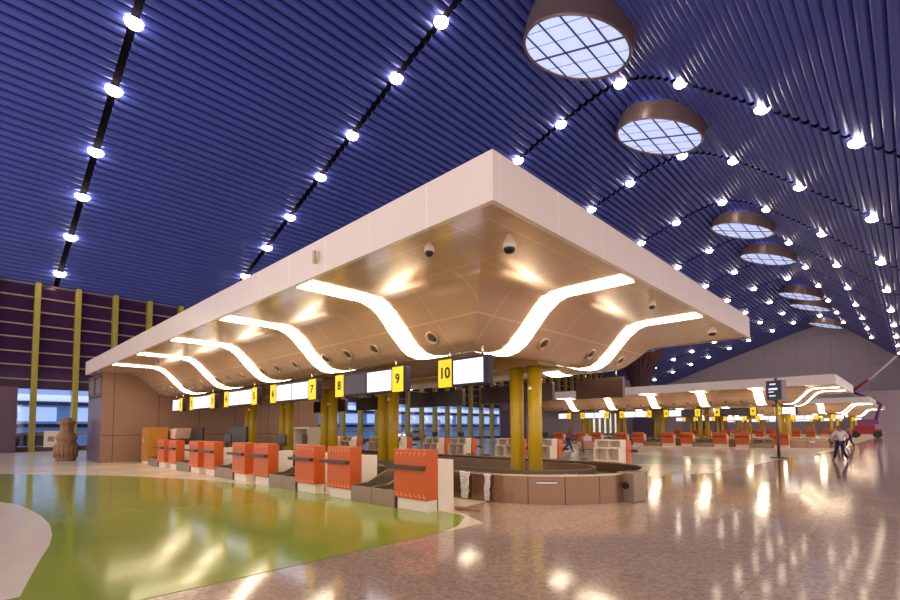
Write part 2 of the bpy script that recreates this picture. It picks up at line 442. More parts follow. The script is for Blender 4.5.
# urn
urn_m = mat('carved_stone', (150,112,84), .6, var=.35, scale=5., bump=.6)
ur = thing('stone_urn', 'large brown carved stone urn standing on the floor by the dark end wall', 'sculpture', (-30.7, 3.95, 0)); ur.scale = (.78, .78, .98)
mb = MB(); mb.lathe([(.001,0),(.52,0),(.54,.12),(.56,.16),(.55,.3),(.6,.42),(.63,.62),(.6,.82),(.5,.95),(.46,1.0),(.56,1.08),(.57,1.2),(.5,1.3),(.44,1.36),(.4,1.42),(.36,1.5)], 30); mb.build('belly', urn_m, ur)
mb = MB(); mb.lathe([(.36,1.5),(.35,1.62),(.36,1.82),(.44,1.88),(.46,1.98),(.4,2.04),(.28,2.1),(.2,2.2),(.001,2.22)], 8, smooth=False); mb.build('neck', urn_m, ur)
mb = MB()
for k in range(16):
    t = 2*PI*k/16; mb.tube((.58*math.cos(t), .58*math.sin(t), .18),(.6*math.cos(t+.0), .6*math.sin(t+.0), .8), .05, n=8)
mb.build('fluting', urn_m, ur)

# ---------------------------------------------------------------- island geometry
CX1, CX0 = -3.66, -29.8     # canopy right and left ends
CY0, CY1 = 4.5, 16.8
ZB, ZT = 4.35, 4.97
PROF = [(0,4.35),(.7,4.35),(1.4,4.35),(1.62,4.34),(1.84,4.27),(2.05,4.12),(2.26,3.9),(2.5,3.64),(2.72,3.43),(2.92,3.31),(3.12,3.265),(3.32,3.265),(3.55,3.3),(3.85,3.38),(4.1,3.42),(4.1,3.6)]
def pz(d):
    for (a, za), (b, zb) in zip(PROF[:-1], PROF[1:]):
        if a <= d <= b and b > a: return za+(zb-za)*(d-a)/(b-a)
    return 3.6
soffit_m = panel_mat('soffit_panel', (214,178,150), (236,206,178), .26, 1.3233, .6, [.38,1.47,2.36], metal=.2, coat=.5, w=.024)
fascia_m = panel_mat('fascia_panel', (238,222,216), (252,242,236), .3, 1.3233, .2, [], coat=.4, w=.02)
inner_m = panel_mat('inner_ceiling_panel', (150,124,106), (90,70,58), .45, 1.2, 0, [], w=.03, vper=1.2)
brown_m = panel_mat('brown_wall_panel', (158,120,98), (84,56,52), .42, 1.9, .3, [1.32], w=.03)
shaded_brown_m = panel_mat('brown_wall_panel_shaded', (112,92,116), (84,66,88), .4, 1.9, .3, [1.32], w=.03)  # brown end wall again, shade on the farther islands painted in as mauve
dark_m = mat('dark_wall_panel', (96,80,104), .3, var=.06)
def make_canopy(label, y0, detail=True):
    r = thing('canopy', label, 'canopy', (0, y0-CY0, 0))
    # fascia
    mb = MB()
    ring = [(CX0,CY0),(CX1,CY0),(CX1,CY1),(CX0,CY1)]
    t = .08
    inn = [(CX0+t,CY0+t),(CX1-t,CY0+t),(CX1-t,CY1-t),(CX0+t,CY1-t)]
    L = 0
    for k in range(4):
        a, b = ring[k], ring[(k+1)%4]; c, d = inn[k], inn[(k+1)%4]
        l = math.dist(a, b)
        mb.face([(*a,ZB-.02),(*b,ZB-.02),(*b,ZT),(*a,ZT)], uv=[(L,0),(L+l,0),(L+l,.6),(L,.6)])
        mb.face([(*a,ZB-.02),(*c,ZB-.02),(*d,ZB-.02),(*b,ZB-.02)], uv=[(L,0),(L,.1),(L+l,.1),(L+l,0)])
        L += l
    mb.face([(*p, ZT) for p in ring], uv=[(.5,.1)]*4)
    mb.build('fascia', fascia_m, r)
    # soffit ring
    mb = MB()
    def lp(d): return [(CX0+.02, CY0+.02+d), (CX1-.02-d, CY0+.02+d), (CX1-.02-d, CY1-.02-d), (CX0+.02, CY1-.02-d)]
    for (d0, z0), (d1, z1) in zip(PROF[:-1], PROF[1:]):
        A, B = lp(d0), lp(d1)
        for k in range(3):
            a, b, c, d = A[k], A[k+1], B[k+1], B[k]
            if k == 1: uv = [(a[1],d0),(b[1],d0),(c[1],d1),(d[1],d1)]
            else: uv = [(a[0],d0),(b[0],d0),(c[0],d1),(d[0],d1)]
            mb.face([(*a,z0),(*d,z1),(*c,z1),(*b,z0)], uv=[uv[0],uv[3],uv[2],uv[1]], smooth=True)
    so = mb.build('soffit', soffit_m, r)
    bm = bmesh.new(); bm.from_mesh(so.data)
    bm.verts.ensure_lookup_table()
    # weld along each side only (crease kept at the hip)
    sides = {}
    for v in bm.verts:
        f = v.link_faces[0]; n = f.calc_center_median()
        sd = 'r' if f.index % 3 == 1 else ('f' if f.index % 3 == 0 else 'b')
        sides.setdefault(sd, []).append(v)
    for vs in sides.values(): bmesh.ops.remove_doubles(bm, verts=vs, dist=1e-4)
    bm.to_mesh(so.data); bm.free()
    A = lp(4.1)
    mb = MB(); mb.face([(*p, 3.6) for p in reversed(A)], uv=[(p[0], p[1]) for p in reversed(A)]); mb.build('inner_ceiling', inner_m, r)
    # light strips
    def ribbon(axis, c0, c1, da, db, side):
        mb = MB(); ds = [d for d, _ in PROF[:-1] if da < d < db]; ds = [da]+ds+[db]
        for a, b in zip(ds[:-1], ds[1:]):
            za, zb = pz(a)-.012, pz(b)-.012
            if axis == 'x':
                ya, yb = (CY0+a, CY0+b) if side < 0 else (CY1-a, CY1-b)
                P = [(c0,ya,za),(c1,ya,za),(c1,yb,zb),(c0,yb,zb)]
            else:
                P = [(CX1-a,c0,za),(CX1-a,c1,za),(CX1-b,c1,zb),(CX1-b,c0,zb)]
            mb.face(P, smooth=True)
        bm_ = mb.build('light_strip', strip, r)
        so_ = bm_.modifiers.new('Solid', 'SOLIDIFY'); so_.thickness = .008
    for k in range(5):
        x = -8.43-3.97*k
        if x < -29: break
        ribbon('x', x-.285, x+.285, .12, 3.75, -1)
        if detail: ribbon('x', x-.285, x+.285, .12, 3.75, 1)
    for y in (8.6, 12.6): ribbon('y', y-.27, y+.27, .18, 3.75, 0)
    # recessed spotlights on the slope
    def spot(x, y, n):
        M = Matrix.Translation((x, y, 0)) @ Matrix.Translation((0,0,pz(2.62)))
        q = Vector((0,0,1)).rotation_difference(Vector(n).normalized()).to_matrix().to_4x4()
        mb = MB(); mb.lathe([(.16,.01),(.17,-.02),(.13,-.035),(.11,-.0),(.115,.03),(.1,.03)], 18, M=M@q)
        o = mb.build('recessed_spotlight', downm, r)
        mb = MB(); mb.lathe([(.001,-.012),(.07,-.01),(.11,.02)], 14, M=M@q); mb.lathe([(.055,-.012),(.04,-.04),(.001,-.045)], 10, M=M@q@Matrix.Translation((.03,.02,0))); mb.build('lens', steel_d, o)
    xx = [-7.55]+[-8.43-3.97*k-o for k in range(5) for o in (1.2,2.35,3.4)]
    for x in xx:
        if x < -28.8: continue
        spot(x, CY0+2.62, (0,.75,.66))
    for y in (9.45, 11.65, 13.4): spot(CX1-2.62, y, (-.75,0,.66))
    return r
CANY = [4.3, 38.27, 70.4, 97.]
SX, SZ = .9625, .9655
CS = (SX, .9943, SZ)
ISL = ['nearest', 'second', 'third', 'farthest']
cans = []
for i, y in enumerate(CANY):
    lab = ['huge white-edged canopy with curved soffit over the nearest check-in island', 'white-edged canopy over the second check-in island, behind the near one',
           'third white-edged canopy from the camera, small at the far right', 'farthest small white-edged canopy near the end wall'][i]
    if i == 0: cans.append(make_canopy(lab, y))
    elif i == 1: cans.append(make_canopy(lab, y))
    else: cans.append(dup(cans[0], (0, y-CY0, 0), label=lab))
    cans[-1].location = (.083, y-CY0*.9943, 0); cans[-1].scale = CS
    # end wall block under the canopy
    oy = 0
    mb = MB()
    x1, x0, ya, yb = -28.3, -31.6, 4.93, 16.3
    pts = [(ya, 0), (yb, 0)]
    N = 40
    for (a, b) in [(ya+(yb-ya)*k/N, ya+(yb-ya)*(k+1)/N) for k in range(N)]:
        def top(yy):
            d = min(yy-(CY0+oy), (CY1+oy)-yy); return pz(d)-.004
        P = [(x1,a,0),(x1,b,0),(x1,b,top(b)),(x1,a,top(a))]
        mb.face(P, uv=[(p[1]-oy, p[2]) for p in P])
    wa = struct(mb.build('wall_island_end', brown_m if i == 0 else shaded_brown_m))
    mb = MB(); mb.box(x0, x1-.01, ya, yb, 0, 3.25); mb.box(x0, x1-.01, ya, ya+.9, 3.2, 4.33); mb.box(x0, x1-.01, yb-.9, yb, 3.2, 4.33)
    wb = struct(mb.build('wall_island_end', dark_m))
    for w_ in (wa, wb): w_.location = (.083, y-CY0*.9943, 0); w_.scale = CS
    if i < 2:
        for k in range(2):
            v = thing('wall_vent', f'louvred vent on the dark end wall of the {ISL[i]} island, {"left" if k == 0 else "right"} one', 'vent', ((x0+.2+1.62*k)*SX+.083, y+(4.93-CY0)*.9943-.005, 3.2), group='louvred vents on the island end walls')
            mb = MB(); mb.box(0,1.4,-.04,0,0,.06); mb.box(0,1.4,-.04,0,.84,.9); mb.box(0,.06,-.04,0,.06,.84); mb.box(1.34,1.4,-.04,0,.06,.84); mb.build('frame', steel_d, v)
            mb = MB()
            for q in range(7): mb.box(.06,1.34,-.03,-.005,.1+.1*q,.15+.1*q)
            mb.build('louvres', mat('louvre_grey', (140,118,128), .5), v)

# cameras on soffit
def dome_cam(loc, s, label, pend=0):
    r = thing('security_camera', label, 'camera', loc)
    mb = MB(); mb.lathe([(.001,0),(.05*s,0),(.055*s,-.02),(.08*s,-.04-pend),(.1*s,-.08-pend),(.1*s,-.13-pend),(.085*s,-.135-pend)], 20); mb.build('housing', white, r)
    mb = MB(); mb.lathe([(.085*s,-.13-pend),(.08*s,-.17-pend),(.05*s,-.2-pend),(.001,-.21-pend)], 20); mb.build('dome', black, r)
dome_cam((-4.96,4.71,4.2), .75, 'small white dome camera with black lens under the canopy, left of the front corner', 0)
dome_cam((-3.96,5.3,4.2), 1., 'larger hanging white dome camera nearest the canopy front corner', .06)
dome_cam((-3.89,10.19,4.2), .75, 'small dome camera between the two light strips on the right edge')
dome_cam((-3.78,14.0,4.2), 1.15, 'white dome camera hanging at the far right end of the canopy', .06)
sp = thing('wall_speaker', 'white oval fitting mounted on the long front fascia of the near canopy', 'speaker', (-7.38,4.3,4.5))
mb = MB(); mb.tube((-.02,0,-.1),(.02,-.0,.1),.075,n=16); mb.build('housing', white, sp)
mb = MB(); mb.tube((0,-.05,0),(0,0,0),.04,n=12); mb.build('bracket', steel_d, sp)
mb = MB(); mb.box(.0,.06,-.09,-.03,-.09,.09); mb.build('lens', downm, sp)

# ---------------------------------------------------------------- counters
def make_counter(hs=1.):
    r = thing('check_in_counter', 'x', 'check-in counter')
    z = lambda v: v*hs
    mb = MB(); mb.box(-.43,.43,.06,.34,0,z(.3)); mb.build('plinth', white, r, bevel=.01)
    fr = MB(); fr.box(-.47,.47,0,.3,z(.22),z(1.12)); f = fr.build('orange_front', orange, r, bevel=.015)
    mb = MB()
    for k in range(7):
        x = -.39+.13*k
        for z0 in (.26, 1.0):
            mb.box(x, x+.02, -.006, .01, z(z0), z(z0+.07)); mb.box(x-.0, x+.07, -.006, .01, z(z0 if z0 < .5 else z0+.05), z((z0 if z0 < .5 else z0+.05)+.02))
    mb.build('perforation_pattern', slot, f)
    mb = MB(); mb.box(-.66,.44,-.1,0,z(.76),z(.83)); mb.build('rail', railm, r, bevel=.01)
    mb = MB()
    mb.box(.38,.43,.3,.74,0,z(.92)); mb.box(-.43,-.38,.3,.74,0,z(.92))
    mb.box(-.38,.38,.3,.34,0,z(.92)); mb.box(-.38,.38,.3,.74,z(.87),z(.92)); mb.box(-.38,.38,.4,.72,z(.5),z(.54)); mb.box(-.03,.01,.4,.72,z(.54),z(.87)); mb.box(-.38,.38,.34,.4,0,z(.86))
    mb.box(-.38,.38,.34,.72,.0,z(.08)); mb.box(-.38,.38,.66,.7,z(.08),z(.5))
    mb.build('white_desk', white, r, bevel=.006)
    if hs == 1.: return r
    mb = MB(); mb.box(-.44,.44,.3,.34,z(.92),z(1.12)); mb.box(-.44,.44,.3,.62,z(1.1),z(1.14)); mb.box(.38,.44,.34,.62,z(.92),z(1.1)); mb.box(-.44,-.38,.34,.62,z(.92),z(1.1)); mb.box(-.04,0,.34,.6,z(.92),z(1.1))
    mb.build('upper_shelf', white, r, bevel=.005)
    return r
GX = [-7.91-3.82*k for k in range(5)]
numc = [10,9,8,7,6,5,4,3,2,1]
cxs = []
for g in GX: cxs += [g+1.2, g-1.15]
c0 = make_counter(); c1 = make_counter(1.001); c0.scale = c1.scale = (SX, 1, 1)
used0 = used1 = False
for i, y in enumerate(CANY):
    oy = y-4.3
    for k, x in enumerate(cxs):
        if i == 0 and k == 9: continue
        pos = ORD[k]
        if i == 0: lab = f'orange-fronted white check-in counter, {ORD[k]} from the right in the nearest front row' if k > 0 else 'nearest orange-fronted check-in counter, standing alone at the end of the front row'
        else: lab = f'orange-fronted counter, {pos} from the right in the front row of the {ISL[i]} island'
        if not used0: c = c0; c.location = (x, 5.85+oy, 0); c['label'] = lab; c['group'] = 'orange check-in counters, front row of the nearest island'; used0 = True
        else: dup(c0, (x, 5.85+oy, 0), label=lab, group=f'orange check-in counters, front row of the {ISL[i]} island')
    if i < 1:
        for k, x in enumerate(cxs):
            lab = f'white-backed check-in counter, {ORD[k]} from the right in the rear row of the nearest island'
            loc = (x+.06, 14.3+oy, 0); g = f'check-in counters in the rear row of the {ISL[i]} island'
            if not used1: c = c1; c.location = loc; c.rotation_euler = (0,0,PI); c['label'] = lab; c['group'] = g; used1 = True
            else: dup(c1, loc, PI, label=lab, group=g)

# baggage conveyors
def make_conv():
    r = thing('baggage_conveyor', 'x', 'conveyor')
    W = 1.
    mb = MB(); mb.box(-.33,.33,0,1.3,0,.24); mb.build('base', steel_d, r, bevel=.01)
    Mx = Matrix(((0,0,1,0),(1,0,0,0),(0,1,0,0),(0,0,0,1)))
    side = [(0,.0),(1.3,0),(1.3,.6),(.95,.6),(.4,.36),(0,.34)]
    for x0, x1 in ((-.37,-.33),(.33,.37)):
        mb = MB(); mb.prism(side, x0, x1, Mx); mb.build('side_guard', steel, r, bevel=.005)
    mb = MB(); mb.box(-.37,.37,-.03,0,.0,.33); mb.build('front_panel', steel, r, bevel=.006)
    mb = MB(); mb.prism([(.02,.24),(.5,.28),(1.3,.44),(1.3,.24)], -.325, .325, Mx); mb.build('belt', belt, r)
    return r
cv = make_conv(); cv.scale = (SX, 1, 1); first = True
for i, y in enumerate(CANY[:2]):
    oy = y-4.3
    for row in ((0, 1) if i == 0 else (0,)):
        for k, g in enumerate(GX):
            for q in (0, 1):
                x = g+.02+(.36 if q == 0 else -.36)
                loc = (x, 5.9+oy, 0) if row == 0 else (x+.06, 14.2+oy, 0)
                lab = f'low baggage conveyor, {ORD[2*k+q]} from the right in the {"front" if row == 0 else "rear"} row, {ISL[i]} island'
                gr_ = f'steel baggage conveyors between counters of the {ISL[i]} island'
                if first: cv.location = loc; cv['label'] = lab; cv['group'] = gr_; first = False
                else: dup(cv, loc, PI if row else 0, label=lab, group=gr_)

# baggage carousel
def loop(r, x0=-26.4, cx=-6.65, cy=10.1, n=36):
    P = [(x0, cy-r)]
    for k in range(n+1):
        t = -PI/2+PI*k/n; P.append((cx+r*math.cos(t), cy+r*math.sin(t)))
    P.append((x0, cy+r)); return P
def wall_strip(mb, r0, r1, z0, z1):
    A, B = loop(r0), loop(r1)
    for k in range(len(A)-1):
        a, b, c, d = A[k], A[k+1], B[k+1], B[k]
        mb.face([(*a,z0),(*b,z0),(*b,z1),(*a,z1)]); mb.face([(*a,z1),(*b,z1),(*c,z1),(*d,z1)])
        mb.face([(*d,z0),(*d,z1),(*c,z1),(*c,z0)])
film = mat('plastic_film', (236,226,222), .15, spec=.9)
car_m = panel_mat('carousel_steel', (150,118,96), (84,62,50), .24, .72, 0, [], metal=.75, w=.018)
def carousel(oy, lab):
    r = thing('baggage_carousel', lab, 'baggage carousel', (0, oy, 0))
    mb = MB(); A = loop(2.42); B = loop(2.33); L = 0
    for k in range(len(A)-1):
        a, b, c, d = A[k], A[k+1], B[k+1], B[k]; l = math.dist(a, b)
        mb.face([(*a,.0),(*b,.0),(*b,.55),(*a,.55)], uv=[(L,0),(L+l,0),(L+l,.57),(L,.57)])
        mb.face([(*d,.0),(*d,.55),(*c,.55),(*c,.0)], uv=[(L,0),(L,.57),(L+l,.57),(L+l,0)]); L += l
    mb.build('outer_wall', car_m, r)
    mb = MB(); wall_strip(mb, 2.45, 2.3, .55, .58); mb.build('outer_rim', mat('rim_steel', (214,190,166), .25, metal=.7), r)
    mb = MB(); wall_strip(mb, 1.3, 1.22, .0, .57); mb.build('inner_wall', steel, r)
    mb = MB(); A = loop(2.33); B = loop(1.3)
    for k in range(len(A)-1):
        a, b, c, d = A[k], A[k+1], B[k+1], B[k]; mb.face([(*a,.3),(*b,.3),(*c,.36),(*d,.36)])
    mb.build('belt', belt, r)
    M = Matrix.Translation((-6.65,10.1,0)) @ Matrix.Rotation(-.12, 4, 'Z')
    mb = MB(); mb.box(2.26,2.64,-.32,.12,0,.6,M); bx = mb.build('end_box', steel, r, bevel=.015)
    M2 = M @ Matrix.Translation((2.46,-.33,.33))
    mb = MB(); mb.tube(M2@Vector((0,-.01,0)), M2@Vector((0,.03,0)), .07, n=18); mb.build('round_port', black, bx)
    M = Matrix.Translation((-6.65,10.1,0)) @ Matrix.Rotation(-.95, 4, 'Z') @ Matrix.Translation((2.43,0,.43))
    mb = MB(); mb.box(-.01,.012,-.2,.2,-.025,.025,M); mb.build('handle_plate', chrome, r, bevel=.01)
    return r
carousel(0, 'curved brown steel baggage carousel with end box around the near yellow pillars')
carousel(CANY[1]-4.3, 'curved steel baggage carousel at the right end of the second island')
# wrapping film on the near carousel
def film_piece(loc, w, h, rz, label):
    mb = MB(); nx, nz = 7, 9
    P = [[None]*(nz+1) for _ in range(nx+1)]
    for a in range(nx+1):
        for b in range(nz+1):
            P[a][b] = ((a/nx-.5)*w*(1-.35*b/nz)+random.uniform(-.015,.015), random.uniform(-.03,.0)-.015*abs(math.sin(a*2.1)), h*(1-b/nz)+random.uniform(-.01,.01))
    for a in range(nx):
        for b in range(nz): mb.face([P[a][b],P[a+1][b],P[a+1][b+1],P[a][b+1]], smooth=True)
    o = mb.build('plastic_film', film, loc=loc); o.rotation_euler = (0,0,rz); so = o.modifiers.new('S','SOLIDIFY'); so.thickness = .006
    tag(o, label, 'plastic film')
film_piece((-6.95,7.64,.02), .28, .57, 0.03, 'torn white wrapping film hanging on the carousel wall beside the nearest counter')
film_piece((-6.35,7.66,.02), .16, .55, .12, 'narrow strip of clear film hanging on the curved carousel wall')
mb = MB(); mb.prism([(-.3,-.05),(-.1,-.12),(.12,-.08),(.3,.0),(.22,.1),(-.05,.07),(-.2,.12)], 0, .035)
o = mb.build('scrap_paper', mat('brown_paper', (142,104,72), .7, var=.4, scale=9.), loc=(-6.0,6.65,.0), bevel=.01); tag(o, 'crumpled brown paper scrap on the floor beside the nearest counter', 'scrap paper')

# yellow pillars
PX = [-7.2,-12.85,-16.55,-20.05,-23.75]
pc = None
for i, y in enumerate(CANY):
    oy = y-4.3
    for k, x in enumerate(PX):
        lab = f'pair of round yellow pillars, {ORD[k]} from the right under the {["near","second","third","farthest"][i]} canopy'
        if pc is None:
            pc = r = thing('twin_pillar', lab, 'pillar', (x, 10.25+oy, 0), group='yellow twin pillars under the canopies')
            for dx in (-.28, .28):
                mb = MB(); mb.tube((dx,0,0),(dx,0,3.06),.178,n=24); mb.build('shaft', yellow_p, r)
            mb = MB(); mb.box(-.68,.68,-.42,.42,3.05,3.47); mb.build('capital', mat('capital_tan', (150,112,52), .4), r, bevel=.02)
            for z in (2.45,): 
                mb = MB(); mb.lathe([(.001,0),(.05,.0),(.06,.05),(.03,.1),(.001,.1)],12,c=(.28,-.2,z)); mb.build('fitting', white, r)
        else: dup(pc, (x, 10.25+oy, 0), label=lab)

# ---------------------------------------------------------------- hanging boards
def board(x0, x1, y, nums, onoff, label, group, rear=False, single=False, dx=0, writing=True):
    """local: x 0..W, front at y=0 facing -y"""
    W = x1-x0
    r = thing('flight_board', label, 'display board', (x0, y, 2.36), 0, group); r.scale = (SX, 1, SZ)
    mb = MB(); mb.box(0,W,.0,.16,0,.6); mb.build('casing', brown_b if rear else frame_d, r, bevel=.012)
    for hx in (.2*W, .85*W):
        mb = MB(); mb.tube((hx,.08,.6),(hx,.08,.83),.022,n=8); mb.build('hanger', chrome, r)
    fy = .16 if rear else 0.
    sg_ = 1 if rear else -1
    def panel(a, b, nm, m, z0=.05, z1=.55):
        mb = MB(); mb.box(a,b,min(fy,fy+sg_*.012),max(fy,fy+sg_*.012),z0,z1); return mb.build(nm, m, r)
    yw = .40
    if single == 'R':      # yellow at left, screen right
        cells = [('y',0,yw,nums[0]),('s',yw+.06,W-.12,onoff[0])]
    elif single == 'L':
        cells = [('s',.04,W-yw-.1,onoff[0]),('y',W-yw-.04,W-.04,nums[0])]
    else:
        mid = (yw+.06+W-yw-.2)/2
        mid = (yw+W-yw-.07)/2; cells = [('y',0,yw,nums[0]),('s',yw+.06,mid-.03,onoff[0]),('s',mid+.03,W-yw-.12,onoff[1]),('y',W-yw-.07,W-.07,nums[1])]
    for t, a, b, v in cells:
        if t == 'y':
            p = panel(a+.0, b, 'number_panel', sign_y, .0, .6)
            if writing and v: text(str(v), p, blackt, .33, ((a+b)/2, -.018, .3))
        else: panel(a, b, 'screen', scr_on if v else scr_off)
    return r
def near_boards(i, oy):
    il = ISL[i]; g = f'check-in number boards hanging over the front row of the {il} island'
    wr = i < 2
    st = {0: [(0,1),(1,1),(1,1),(1,1)], 1: [(0,0),(1,0),(1,1),(1,1)]}.get(i, [(1,1)]*4)
    bd = lambda n: (f'hanging board with number {n}' if i == 0 else 'hanging check-in board')
    board(-7.2, -5.8, 7.1+oy, (10,), (1,), (bd('10')+' and a bright screen over the near counter') if i == 0 else f'first hanging board from the right, front of the {il} island', g, single='R', writing=wr)
    for k in range(4):
        a = -11.15-3.82*k; n1, n2 = 8-2*k, 9-2*k
        board(a, a+2.98, 7.1+oy, (n1, n2), st[k], f'hanging board numbered {n1} and {n2}, with two screens' if i == 0 else f'{ORD[k+1]} hanging twin-screen board from the right, front of the {il} island', g, writing=wr)
    a = -8.26-3.82*4
    board(a-1.45, a, 7.1+oy, (1,), (1,), 'short hanging board with one screen nearest the brown end wall' if i == 0 else f'short hanging board nearest the end wall of the {il} island', g, single='L', writing=wr)
for i, y in enumerate(CANY): near_boards(i, y-4.3)
for k in range(5):
    a = -7.3 if k == 0 else -11.05-3.82*(k-1)
    board(a, a+(1.52 if k == 0 else 3.05), 13.0, ('',''), (1,1), f'dark back of a hanging board over the rear row, {ORD[k]} from the right', 'boards over the rear row of the nearest island, seen from behind', rear=True, single='R' if k == 0 else False, writing=False)

# ---------------------------------------------------------------- desk clutter
def monitor(loc, rz, label, s=1., g='black monitors on the check-in desks'):
    r = thing('monitor', label, 'monitor', loc, rz, g)
    mb = MB(); mb.box(-.26*s,.26*s,-.02,.03,.12*s,.44*s); mb.build('screen', black, r, bevel=.008)
    mb = MB(); mb.box(-.03,.03,-.0,.04,.02,.16*s); mb.build('neck', black, r)
    mb = MB(); mb.box(-.12,.12,-.08,.1,0,.02); mb.build('base', black, r)
for k in (1, 3, 4):
    monitor((cxs[k]+.1, 13.82, 1.142), .2, f'black monitor on the rear-row desk, {ORD[k]} from the right', .5)
for k, kk in enumerate((3,5)):
    monitor((cxs[kk]-.05, 6.48, .921), PI, f'black monitor on the front-row desk of the {ORD[kk]} counter from the right')
cb = thing('cabinet', 'ochre brown cabinet standing at the far left end of the front counter row', 'cabinet', (-25.05, 6.05, 0))
mb = MB(); mb.box(-.7,.35,0,.8,.12,1.62); mb.build('body', mat('ochre_board', (182,120,30), .4, var=.08), cb, bevel=.01)
mb = MB(); mb.box(-.66,.31,.04,.76,0,.12); mb.build('base', white, cb)
mb = MB(); mb.box(-.36,-.3,-.03,0,.95,1.15); mb.build('handle', white, cb)
mb = MB(); mb.box(-.64,.3,-.012,0,.2,1.55); mb.build('door', mat('ochre_door', (176,124,34), .4, var=.08), cb)
bo = thing('wrapped_bundle', 'pale wrapped flat bundle lying behind the leftmost orange counters', 'bundle', (-25.4, 7.22, .0))
mb = MB(); mb.box(-1.35,1.3,-.2,.4,0,1.1); mb.build('stand', steel_d, bo)
mb = MB(); mb.prism([(-1.4,1.1),(1.2,1.1),(1.5,1.58),(-1.35,1.53),(-1.45,1.35)], -.4,.25, Matrix.Rotation(PI/2,4,'X')); mb.build('wrapping', mat('wrap_pink', (232,196,176), .5, var=.12, scale=3.), bo, bevel=.04)
bt = thing('white_booth', 'small white open booth between the pillars behind counters 7 and 8', 'booth', (-18.1, 9.9, 0))
mb = MB()
mb.box(-.6,.6,0,.6,1.52,1.6); mb.box(-.6,-.54,0,.6,0,1.52); mb.box(.54,.6,0,.6,0,1.52); mb.box(-.6,.6,.54,.6,0,1.52); mb.box(-.54,.54,0,.54,.85,.9)
mb.build('frame', white, bt)
mb = MB(); mb.box(-.25,.15,.2,.4,.9,1.3); mb.build('equipment', mat('eq_brown', (98,62,46), .5), bt)
for k, (x, y, lab) in enumerate([(-22.6,9.42,'large black display standing behind the second group of orange counters'),(-18.2,9.42,'black display between yellow pillars on the left')]):
    r = thing('display_stand', lab, 'display', (x, y-2, 0), 0)
    mb = MB(); mb.box(-.7,.7,-.03,.05,1.0,1.62); mb.build('screen', black, r, bevel=.01)
    mb = MB(); mb.tube((0,.03,0),(0,.03,1.1),.04); mb.build('pole', steel_d, r)
    mb = MB(); mb.box(-.3,.3,-.15,.2,0,.03); mb.build('base', steel_d, r)

# ---------------------------------------------------------------- FIDS pole
fp = thing('information_pole', 'tall pole with a two-sided information screen on the open floor', 'sign', (-4.76, 27.69, 0)); fp.scale = (.88,.88,.86)
mb = MB(); mb.lathe([(.001,0),(.42,0),(.42,.03),(.38,.05),(.07,.09)], 28); mb.build('base', steel_d, fp)
mb = MB(); mb.tube((0,0,.05),(0,0,4.5),.075,n=16); mb.build('pole', steel, fp)
M = Matrix.Rotation(-.35,4,'Z')
mb = MB(); mb.box(-.42,.42,-.22,.22,3.25,4.35,M); cs = mb.build('display_case', mat('case_grey', (120,104,120), .35), fp, bevel=.02)
mb = MB(); mb.box(-.36,.36,-.235,-.22,3.3,4.3,M); mb.build('screen', mat('blue_screen', (40,44,70), .2, emit=.2), cs)
mb = MB()
for z0, z1, a, b in ((4.1,4.18,-.2,.12),(3.82,3.92,-.26,.2),(3.68,3.73,-.26,.0),(3.46,3.52,-.24,.1)): mb.box(a,b,-.242,-.235,z0,z1,M)
mb.build('lit_rows', scr_on, cs)

# funnel column
fc_m = mat('funnel_maroon', (104,64,70), .45, var=.08)
FX, FYc = -39., 95.
fc = thing('funnel_column', 'dark maroon ribbed funnel-shaped column rising to the roof beyond the second canopy', 'column', (FX, FYc, 0))
mb = MB(); n = 48; prof = [(1.6,0),(1.6,6),(1.7,9.6),(2.0,11.2),(2.6,12.8),(3.4,14.4),(4.5,16.6)]
rows = []
for j, (r_, z_) in enumerate(prof):
    row = []
    for k in range(n):
        t = 2*PI*k/n; rr = r_*(1+(.035 if k % 2 else -.02)); x = rr*math.cos(t); 
        zz = min(z_, roof(FX+x)-.25) if z_ > 10 else z_
        row.append((x, rr*math.sin(t), zz))
    rows.append(row)
for j in range(len(rows)-1):
    for k in range(n): mb.face([rows[j][k],rows[j][(k+1)%n],rows[j+1][(k+1)%n],rows[j+1][k]])
mb.build('fluted_shell', fc_m, fc)
mb = MB(); mb.lathe([(1.75,0),(1.75,.4),(1.6,.45)], 30); mb.build('base_ring', steel_d, fc)

# boom lift
bm_l = thing('boom_lift', 'boom lift with long red and white arm in front of the far wall', 'boom lift', (-4.6, 84, 0), 0)
red = mat('machine_red', (150,30,50), .4, var=.1); pur = mat('machine_purple', (120,60,130), .4)
mb = MB(); mb.box(-1.6,1.6,-.9,.9,.5,1.1); mb.box(-1.1,.9,-.7,.7,1.1,1.7); mb.build('chassis', red, bm_l, bevel=.05)
mb = MB(); mb.box(-.9,1.3,-.6,.6,1.75,2.4); mb.build('turret', pur, bm_l, bevel=.08)
for x in (-1.1, 1.1):
    for y in (-.95, .95):
        mb = MB(); mb.tube((x,y-.16,.45),(x,y+.16,.45),.45,n=20); mb.build('wheel', black, bm_l)
mb = MB(); mb.tube((.9,0,2.2),(1.6,0,4.4),.2,n=8); mb.tube((1.6,0,4.4),(-1.3,0,6.2),.18,n=8); mb.build('lower_arm', pur, bm_l)
mb = MB(); mb.tube((-1.3,0,6.2),(.45,0,7.6),.2,n=8); bm1 = mb.build('upper_boom', red, bm_l)
mb = MB(); mb.tube((.4,0,7.55),(3.4,0,10.6),.14,n=8); mb.build('boom_extension', mat('boom_white', (225,215,225), .4), bm_l)
mb = MB()
for z in (10.6,11.1,11.6): mb.box(3.3,4.3,-.5,-.46,z,z+.04); mb.box(3.3,4.3,.46,.5,z,z+.04)
mb.box(3.3,4.3,-.5,.5,10.55,10.6)
for x in (3.3,4.26):
    for y in (-.5,.46): mb.box(x,x+.04,y,y+.04,10.6,11.64)
